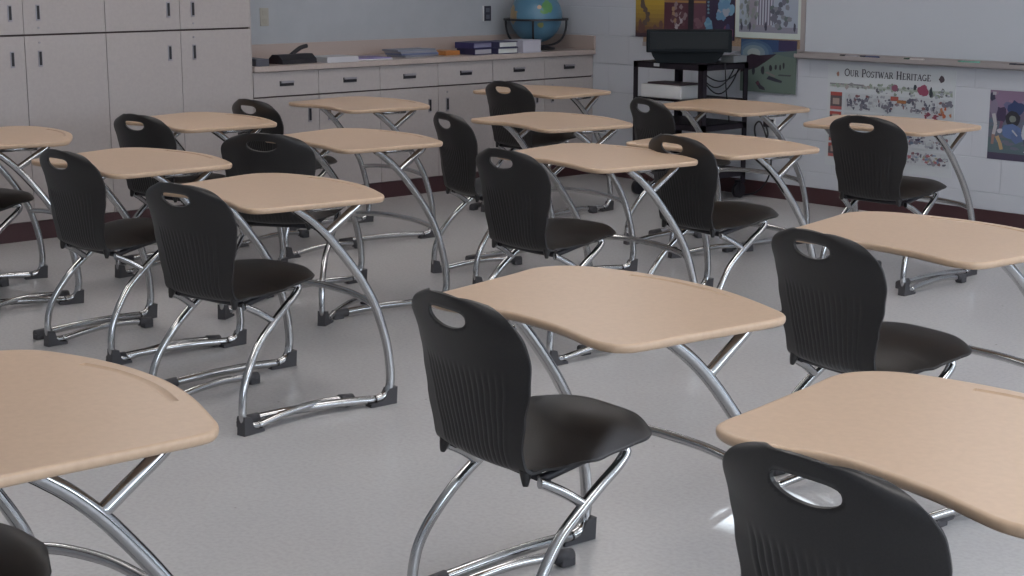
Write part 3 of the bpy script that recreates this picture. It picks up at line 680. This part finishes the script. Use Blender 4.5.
# building poster
P = Poster('white-bordered photo poster of a columned building beside a dark tree, next to the whiteboard', -7.246, -6.690, 1.046, 1.62, 0.0165, (0.50, 0.55, 0.52))
P.rect(0.06, 0.065, 0.945, 0.95, (0.30, 0.34, 0.42))
P.rect(0.06, 0.065, 0.945, 0.13, (0.22, 0.22, 0.28))
P.rect(0.20, 0.13, 0.56, 0.62, (0.24, 0.22, 0.27)); P.rect(0.30, .62, .56, .66, (0.36, 0.38, 0.44)); P.poly([(0.28, 0.66), (0.58, 0.66), (0.50, 0.76), (.42, .78)], (0.28, 0.26, 0.32))
for k in range(6): P.rect(0.33 + k * .042, 0.15, 0.35 + k * .042, 0.61, (0.40, 0.42, 0.50)); P.rect(0.352 + k * .042, 0.15, 0.365 + k * .042, 0.60, (0.10, 0.09, 0.14))
for k in range(60):
    v = random.uniform(.12, .95); P.blob(random.gauss(.73, .085 * (1.15 - v * .8)), v, .035, .03, random.choice([(0.08, 0.09, 0.12), (0.12, 0.12, 0.16), (0.10, 0.13, 0.13), (0.18, 0.19, 0.22)]))
for k in range(26): P.blob(random.uniform(.08, .34), random.uniform(.12, .42), .022, .03, random.choice([(0.13, 0.15, 0.15), (0.20, 0.22, 0.22), (0.26, 0.30, 0.32)]))
for u in (.10, .23, .47, .90): P.blob(u, .13, .018, .05, (0.05, 0.05, 0.08))
P.done()
# field poster
P = Poster('poster of dark shapes on a green field under blue sky, below the building poster', -7.192, -6.722, 0.694, 1.038, 0.0165, (0.10, 0.13, 0.12))
P.rect(0, 0.55, 1, 1, (0.035, 0.07, 0.16))
for k, (rr_, c_) in enumerate([(.34, (0.06, 0.11, 0.20)), (.27, (0.10, 0.16, 0.24)), (.20, (0.18, 0.24, 0.28)), (.12, (0.30, 0.34, 0.34))]): P.blob(.24, .74, rr_, rr_ * .75, c_, 24, .03)
P.poly([(0, 0), (1, 0), (1, 0.80), (.82, .78), (.65, .74), (.48, .60), (.30, .46), (0, .36)], (0.115, 0.155, 0.135))
P.poly([(0, .36), (.30, .46), (.48, .60), (.65, .74), (.5, .72), (.35, .70), (.2, .72), (.08, .66), (0, .62)], (0.035, 0.022, 0.035))
P.rect(.68, .80, 1, 1, (0.04, 0.03, 0.08)); P.poly([(.55, .76), (.85, .80), (1, .82), (1, .68), (.8, .70)], (0.09, 0.13, 0.13))
for (u, v, a, b) in ((.24, .40, .03, .085), (.41, .42, .035, .08), (.55, .47, .03, .06), (.64, .49, .022, .05), (.72, .49, .018, .06), (.78, .53, .018, .06)): P.blob(u, v, a, b, (0.02, 0.02, 0.03), 10, .15)
P.poly([(.48, .26), (.62, .22), (.75, .20), (.76, .24), (.62, .29), (.52, .32)], (0.03, 0.03, 0.05)); P.poly([(.28, .18), (.36, .06), (.46, .04), (.45, .09), (.38, .14), (.33, .22)], (0.03, 0.025, 0.04))
P.poly([(.30, .20), (.35, .20), (.34, .13), (.30, .14)], (0.10, 0.03, 0.05)); P.poly([(.68, .33), (.90, .33), (.92, .36), (.70, .36)], (0.05, 0.06, 0.07)); P.poly([(.45, .38), (.62, .30), (.64, .33), (.5, .40)], (0.17, 0.15, 0.15))
P.done()
# serif lettering built from strokes: each glyph on a unit cell, list of (x0,y0,x1,y1,thickness)
def glyph(ch):
    t, n = .17, .08
    sv = lambda x: [(x - .12, 0, x + .12, 0, n), (x - .12, 1, x + .12, 1, n)]
    def arc(cx, cy, rx, ry, a0, a1, th, k=10):
        return [(cx + rx * math.cos(R(a0 + (a1 - a0) * i / k)), cy + ry * math.sin(R(a0 + (a1 - a0) * i / k)), cx + rx * math.cos(R(a0 + (a1 - a0) * (i + 1) / k)), cy + ry * math.sin(R(a0 + (a1 - a0) * (i + 1) / k)), th) for i in range(k)]
    G = {'O': (.86, arc(.43, .5, .34, .46, 0, 360, .13, 20)),
         'U': (.84, [(.18, 1, .18, .34, t), (.66, 1, .66, .34, n)] + arc(.42, .34, .24, .3, 180, 360, .12) + [(.06, 1, .30, 1, n), (.55, 1, .77, 1, n)]),
         'R': (.80, [(.2, 0, .2, 1, t), (.2, 1, .42, 1, n), (.2, .5, .42, .5, n), (.42, .5, .74, 0, t)] + arc(.42, .75, .2, .25, -90, 90, .14) + sv(.2)),
         'P': (.72, [(.2, 0, .2, 1, t), (.2, 1, .42, 1, n), (.2, .46, .42, .46, n)] + arc(.42, .73, .2, .27, -90, 90, .14) + sv(.2)),
         'S': (.62, arc(.31, .74, .2, .22, 20, 250, .12) + arc(.31, .27, .22, .24, -150, 70, .14)),
         'T': (.74, [(.37, 0, .37, 1, t), (.05, .97, .69, .97, n), (.05, .97, .05, .8, n), (.69, .97, .69, .8, n), (.25, 0, .49, 0, n)]),
         'W': (1.1, [(.1, 1, .33, 0, t), (.33, 0, .53, .8, n), (.55, .95, .77, 0, t), (.77, 0, 1.0, 1, n), (0, 1, .22, 1, n), (.88, 1, 1.1, 1, n)]),
         'A': (.84, [(.1, 0, .42, 1, n), (.42, 1, .74, 0, t), (.22, .35, .62, .35, n), (0, 0, .2, 0, n), (.6, 0, .84, 0, n)]),
         'H': (.9, [(.2, 0, .2, 1, t), (.7, 0, .7, 1, t), (.2, .5, .7, .5, n)] + sv(.2) + sv(.7)),
         'E': (.72, [(.2, 0, .2, 1, t), (.2, .97, .64, .97, n), (.2, .5, .5, .5, n), (.2, .03, .66, .03, n), (.64, .97, .64, .82, n), (.66, .03, .66, .2, n)] + sv(.2)),
         'I': (.42, [(.21, 0, .21, 1, t)] + sv(.21)),
         'G': (.84, arc(.43, .5, .33, .46, 50, 330, .13, 16) + [(.70, .05, .70, .42, t), (.55, .42, .82, .42, n)])}
    return G.get(ch, (.4, []))
def lettering(P, text, u0, u1, v0, h_big, h_small, col):
    W_, H_ = P.x1 - P.x0, P.z1 - P.z0
    tot = sum((h_big if up_ else h_small) * glyph(c)[0] for c, up_ in text) + .0
    k = (u1 - u0) * W_ / tot; x = 0
    for c, up_ in text:
        s = h_big if up_ else h_small; wd, st = glyph(c)
        for (a, b, c_, d, th) in st:
            p = Vector((a, b)); q = Vector((c_, d)); dv = (q - p).normalized() * th * .15; nv = Vector((-(q - p).y, (q - p).x)).normalized() * th / 2
            pts = [p - dv - nv, q + dv - nv, q + dv + nv, p - dv + nv]
            P.poly([(u0 + (x + pt.x * s) * k / W_, v0 + pt.y * s / H_) for pt in pts], col)
        x += wd * s
# heritage poster
P = Poster('pale poster titled Our Postwar Heritage with rows of small pictures, under the whiteboard tray', -6.478, -5.535, 0.262, 0.908, 0.0003, (0.52, 0.55, 0.58))
txt = [(c, True) if c in '12' else (c, False) for c in '']
for wd in ('OUR', ' ', 'POSTWAR', ' ', 'HERITAGE'):
    for i, c in enumerate(wd): txt.append((c, i == 0))
lettering(P, txt, 0.135, 0.815, 0.885, 0.046, 0.037, (0.05, 0.045, 0.06))
P.blob(.085, .90, .012, .022, (0.30, 0.16, 0.12)); P.blob(.895, .91, .02, .03, (0.08, 0.06, 0.07))
def pics(u0, u1, v0, v1, n, cols):
    for k in range(n):
        a = random.uniform(u0, u1); b = random.uniform(v0, v1); P.blob(a, b, random.uniform(.005, .018), random.uniform(.007, .022), random.choice(cols), 7, .4)
DK = [(0.10, 0.10, 0.14), (0.16, 0.16, 0.20), (0.22, 0.21, 0.25), (0.30, 0.31, 0.35), (0.20, 0.10, 0.11)]
P.rect(.02, .800, .30, .812, (0.20, 0.19, 0.22)); P.rect(.02, .775, .98, .80, (0.36, 0.40, 0.38))
pics(.03, .40, .78, .81, 22, [(0.24, 0.24, 0.26), (0.34, 0.30, 0.30), (0.28, 0.33, 0.28)]); pics(.40, .98, .74, .82, 60, [(0.22, 0.26, 0.22), (0.28, 0.33, 0.28), (0.12, 0.12, 0.14), (0.30, 0.32, 0.36)])
P.blob(.76, .795, .04, .055, (0.26, 0.06, 0.11)); P.blob(.545, .80, .025, .035, (0.24, 0.09, 0.14)); P.blob(.70, .82, .012, .03, (0.03, 0.04, 0.05)); P.blob(.82, .78, .012, .05, (0.03, 0.04, 0.05))
for (v0, v1) in ((.555, .725), (.40, .535), (.245, .38), (.09, .225)):
    P.rect(.03, v0, .125, v1, (0.10, 0.08, 0.09)); P.rect(.03, v1 - .035, .125, v1, (0.34, 0.07, 0.06)); P.rect(.03, v0, .125, v0 + .03, (0.40, 0.12, 0.12)); P.rect(.05, v0 + .05, .105, v0 + .11, (0.34, 0.27, 0.24))
    P.rect(.15, v0, .985, v1, (0.47, 0.50, 0.53)); pics(.17, .97, v0 + .02, v1 - .02, 150, DK + [(0.40, 0.42, 0.45), (0.45, 0.47, 0.5)])
pics(.17, .34, .60, .68, 16, DK[:2]); pics(.44, .54, .56, .70, 14, DK[:2]); P.rect(.52, .68, .58, .72, (0.32, 0.08, 0.06)); P.rect(.57, .66, .64, .69, (0.32, 0.14, 0.06))
pics(.88, .98, .57, .65, 10, [(0.42, 0.12, 0.06), (0.40, 0.18, 0.10)]); pics(.78, .88, .54, .58, 8, [(0.30, 0.06, 0.08), (0.20, 0.05, 0.08)]); pics(.90, .98, .67, .71, 8, DK[:2]); pics(.78, .86, .61, .68, 8, DK[:1]); pics(.66, .70, .66, .71, 4, DK[:1])
pics(.17, .50, .43, .50, 16, [(0.03, 0.03, 0.04), (0.38, 0.22, 0.05), (0.28, 0.05, 0.06), (0.30, 0.16, 0.10)]); pics(.60, .72, .43, .50, 8, [(0.03, 0.03, 0.04), (0.30, 0.16, 0.16)])
pics(.55, .78, .30, .36, 12, [(0.32, 0.08, 0.10), (0.05, 0.04, 0.08), (0.10, 0.14, 0.20)]); pics(.60, .95, .12, .20, 24, [(0.34, 0.12, 0.14), (0.14, 0.08, 0.12), (0.15, 0.22, 0.32), (0.30, 0.28, 0.20)])
P.done()
# football poster
P = Poster('sports poster of helmeted players on turf, cut off by the right edge of the photo', -5.300, -4.72, 0.405, 0.808, 0.0003, (0.30, 0.30, 0.36))
P.rect(0, 0, 1, 1, (0.085, 0.13, 0.145)); P.rect(0, .70, 1, 1, (0.22, 0.15, 0.23)); P.rect(0, .60, 1, .70, (0.15, 0.12, 0.19)); P.rect(0, .0, 1, .10, (0.06, 0.05, 0.09))
for k in range(28): P.blob(random.uniform(0, 1), random.uniform(.74, .98), .03, .02, random.choice([(0.26, 0.17, 0.24), (0.18, 0.14, 0.24), (0.24, 0.20, 0.28)]), 8)
P.rect(0, .30, 1, .60, (0.12, 0.13, 0.17)); P.rect(0, .10, 1, .32, (0.085, 0.13, 0.145))
for k in range(40): P.blob(random.uniform(0, 1), random.uniform(.12, .60), .05, .025, random.choice([(0.09, 0.13, 0.15), (0.10, 0.14, 0.19), (0.13, 0.13, 0.18), (0.08, 0.11, 0.12)]), 9, .4)
def limb(pts, wd, col):
    for (a, b), (c, d) in zip(pts, pts[1:]):
        nx, ny = -(d - b), (c - a); l = math.hypot(nx, ny); nx, ny = nx / l * wd, ny / l * wd
        P.poly([(a - nx * .6, b - ny), (c - nx * .5, d - ny * .8), (c + nx * .5, d + ny * .8), (a + nx * .6, b + ny)], col)
# player at the left border
P.blob(.03, .90, .035, .06, (0.04, 0.04, 0.08)); P.blob(.05, .74, .06, .11, (0.20, 0.17, 0.24)); limb([(.05, .66), (.08, .50), (.06, .36)], .035, (0.42, 0.40, 0.42)); limb([(.06, .36), (.05, .22)], .03, (0.26, 0.16, 0.14))
# second player, dark jersey
P.blob(.14, .66, .06, .12, (0.05, 0.035, 0.08)); limb([(.15, .56), (.13, .44)], .03, (0.16, 0.09, 0.14)); P.blob(.13, .42, .03, .035, (0.46, 0.45, 0.50)); limb([(.10, .34), (.14, .24), (.16, .15)], .035, (0.40, 0.28, 0.15)); P.blob(.21, .80, .05, .05, (0.12, 0.12, 0.22))
# main player in blue with a dark helmet
P.blob(.30, .76, .10, .10, (0.03, 0.05, 0.13)); P.blob(.27, .60, .085, .115, (0.025, 0.025, 0.035), 18, .06); P.blob(.27, .60, .04, .05, (0.17, 0.19, 0.17), 12, .1)
P.blob(.25, .42, .11, .12, (0.10, 0.15, 0.30)); P.blob(.33, .34, .07, .10, (0.09, 0.13, 0.26)); limb([(.41, .52), (.39, .40), (.41, .32)], .032, (0.44, 0.45, 0.50)); limb([(.41, .32), (.43, .20)], .028, (0.06, 0.06, 0.11)); P.blob(.45, .14, .035, .04, (0.44, 0.45, 0.50)); limb([(.27, .44), (.33, .36)], .014, (0.42, 0.42, 0.46))
# more players further right
for (u, c1, c2) in ((.58, (0.24, 0.13, 0.12), (0.30, 0.30, 0.34)), (.78, (0.10, 0.13, 0.26), (0.40, 0.38, 0.38)), (.93, (0.06, 0.04, 0.08), (0.30, 0.22, 0.16))):
    P.blob(u, .74, .05, .06, (0.05, 0.06, 0.12)); P.blob(u, .56, .075, .13, c1); limb([(u - .02, .46), (u - .05, .30), (u - .04, .16)], .035, c2); limb([(u + .03, .46), (u + .07, .32), (u + .10, .16)], .035, c2)
P.rect(.03, .93, .07, .975, (0.36, 0.36, 0.40))
P.done()

# ------------------------------------------------------------------ equipment cart and what stands on it
CX0, CX1, CY0, CY1 = -7.640, -7.025, 7.868, 8.310
t = thing('equipment_cart', 'dark metal equipment cart on casters against the wall, carrying the television', 'cart', (0, 0, 0))
def shelf(z, name, hgt=0.035):
    bm = bmesh.new(); add_box(bm, CX0, CX1, CY0, CY1, z - 0.006, z)
    for (a, b, c, d) in ((CX0, CX1, CY0, CY0 + .004), (CX0, CX1, CY1 - .004, CY1), (CX0, CX0 + .004, CY0, CY1), (CX1 - .004, CX1, CY0, CY1)): add_box(bm, a, b, c, d, z - hgt, z)
    return obj(name, bm, M['cartm'], t)
shelf(0.895, 'shelf', 0.04); shelf(0.658, 'shelf', 0.012); shelf(0.505, 'shelf', 0.04); shelf(0.20, 'shelf', 0.05)
for i, (x, y) in enumerate(((CX0, CY0), (CX1, CY0), (CX0, CY1), (CX1, CY1))):
    sx = 1 if x == CX0 else -1; sy = 1 if y == CY0 else -1; bm = bmesh.new()
    add_box(bm, *sorted((x, x + sx * .040)), *sorted((y, y + sy * .003)), 0.10, 0.893); add_box(bm, *sorted((x, x + sx * .003)), *sorted((y, y + sy * .040)), 0.10, 0.893)
    obj('post', bm, M['cartm'], t)
    bm = bmesh.new(); cx, cy = x + sx * .03, y + sy * .03
    add_tube(bm, [(cx - .016, cy, .052), (cx + .016, cy, .052)], 0.05, 20, 1); add_box(bm, cx - .022, cx - .018, cy - .015, cy + .015, .05, .115); add_box(bm, cx + .018, cx + .022, cy - .015, cy + .015, .05, .115)
    add_box(bm, cx - .022, cx + .022, cy - .02, cy + .02, .112, .12); obj('caster', bm, M['black'], t)
box('sticker', CX0 + .185, CX0 + .235, CY0 - 0.0012, CY0 - 0.0002, .868, .888, M['white'], t)
# television: wide housing on a narrower tapered foot, facing the class diagonally
t = thing('television', 'bulky black television set on top of the dark cart', 'television', (-7.33, 8.06, 0.896), R(44))
bm = bmesh.new()
add_prism(bm, [(-0.205, 0.0), (0.175, 0.0), (0.215, 0.045), (0.23, 0.07), (-0.245, 0.07), (-0.235, 0.045)], 'y', -0.15, 0.13); obj('foot', bm, M['tvm'], t)
bm = bmesh.new(); add_box(bm, -0.275, 0.275, -0.19, -0.06, 0.068, 0.212, 0.008); add_box(bm, -0.25, 0.25, -0.061, 0.10, 0.075, 0.205, 0.02); add_box(bm, -0.16, 0.16, 0.099, 0.17, 0.085, 0.17, 0.02); obj('housing', bm, M['tvm'], t)
bm = bmesh.new(); add_box(bm, -0.25, 0.25, -0.193, -0.189, 0.092, 0.198, 0.001); obj('screen', bm, mat('tv_glass', (0.006, 0.008, 0.010), 0.4, spec=0.25), t)
tag(box('video_player', -7.14, -7.03, 8.17, 8.30, 0.8955, 0.94, colm((0.20, 0.21, 0.22)), None, 0.004), 'small grey device on the cart top, right of the television', 'device')
t = thing('printer', 'wide white box-shaped machine with dark top on the middle shelf of the cart', 'printer', (0, 0, 0))
box('body', -7.60, -7.24, 7.90, 8.12, 0.6585, 0.745, M['white'], t, 0.006); box('lid', -7.57, -7.27, 7.93, 8.10, 0.7455, 0.757, mat('brown_lid', (0.07, 0.045, 0.055), .5), t, 0.003)
def cable(label, pts, r=0.004, name='cable', grp=None):
    bm = bmesh.new(); add_tube(bm, pts, r, 8, 8); return tag(obj(name, bm, M['black']), label, 'cable', grp)
G_ = 'cables looping under the cart top'
for k, (sag, off, w0, w1) in enumerate([(.075, 0, .03, .40), (.115, .02, .02, .36), (.16, .04, .05, .43)]):
    pts = [(CX1 - .03 - off, CY0 + w0 + (w1 - w0) * i / 8, .855 - sag * math.sin(math.pi * i / 8) ** .8) for i in range(9)]
    cable('black cable sagging in a loop under the cart top beside the near post', pts, 0.0045, grp=G_)
cable('single black cable hanging straight down under the right half of the cart top', [(CX1 + .012, CY0 + .20, .90), (CX1 + .014, CY0 + .21, .74), (CX1 + .012, CY0 + .24, .60), (CX1 + .012, CY0 + .25, .52)], 0.004)
# socket and cord on the front wall right of the cart
t = thing('wall_outlet', 'small wall socket with a dark plug, low on the wall right of the cart', 'outlet', (-6.93, yb, 0.47))
box('cover_plate', -0.04, 0.04, -0.008, -0.0005, -0.06, 0.06, M['white'], t, 0.002); box('plug', -0.028, 0.028, -0.05, -0.0085, -0.0, 0.05, M['black'], t, 0.004)
cable('dark power cord coiled below the wall socket right of the cart', [(-6.93, yb - .05, .475), (-6.90, yb - .07, .42), (-6.96, yb - .05, .36), (-7.02, yb - .045, .40), (-7.03, yb - .045, .47), (-6.98, yb - .05, .50), (-6.92, yb - .055, .40), (-6.88, yb - .05, .25), (-6.91, yb - .05, .12), (-7.0, yb - .06, .03), (-7.10, yb - .10, .006)], 0.006, 'power_cord')
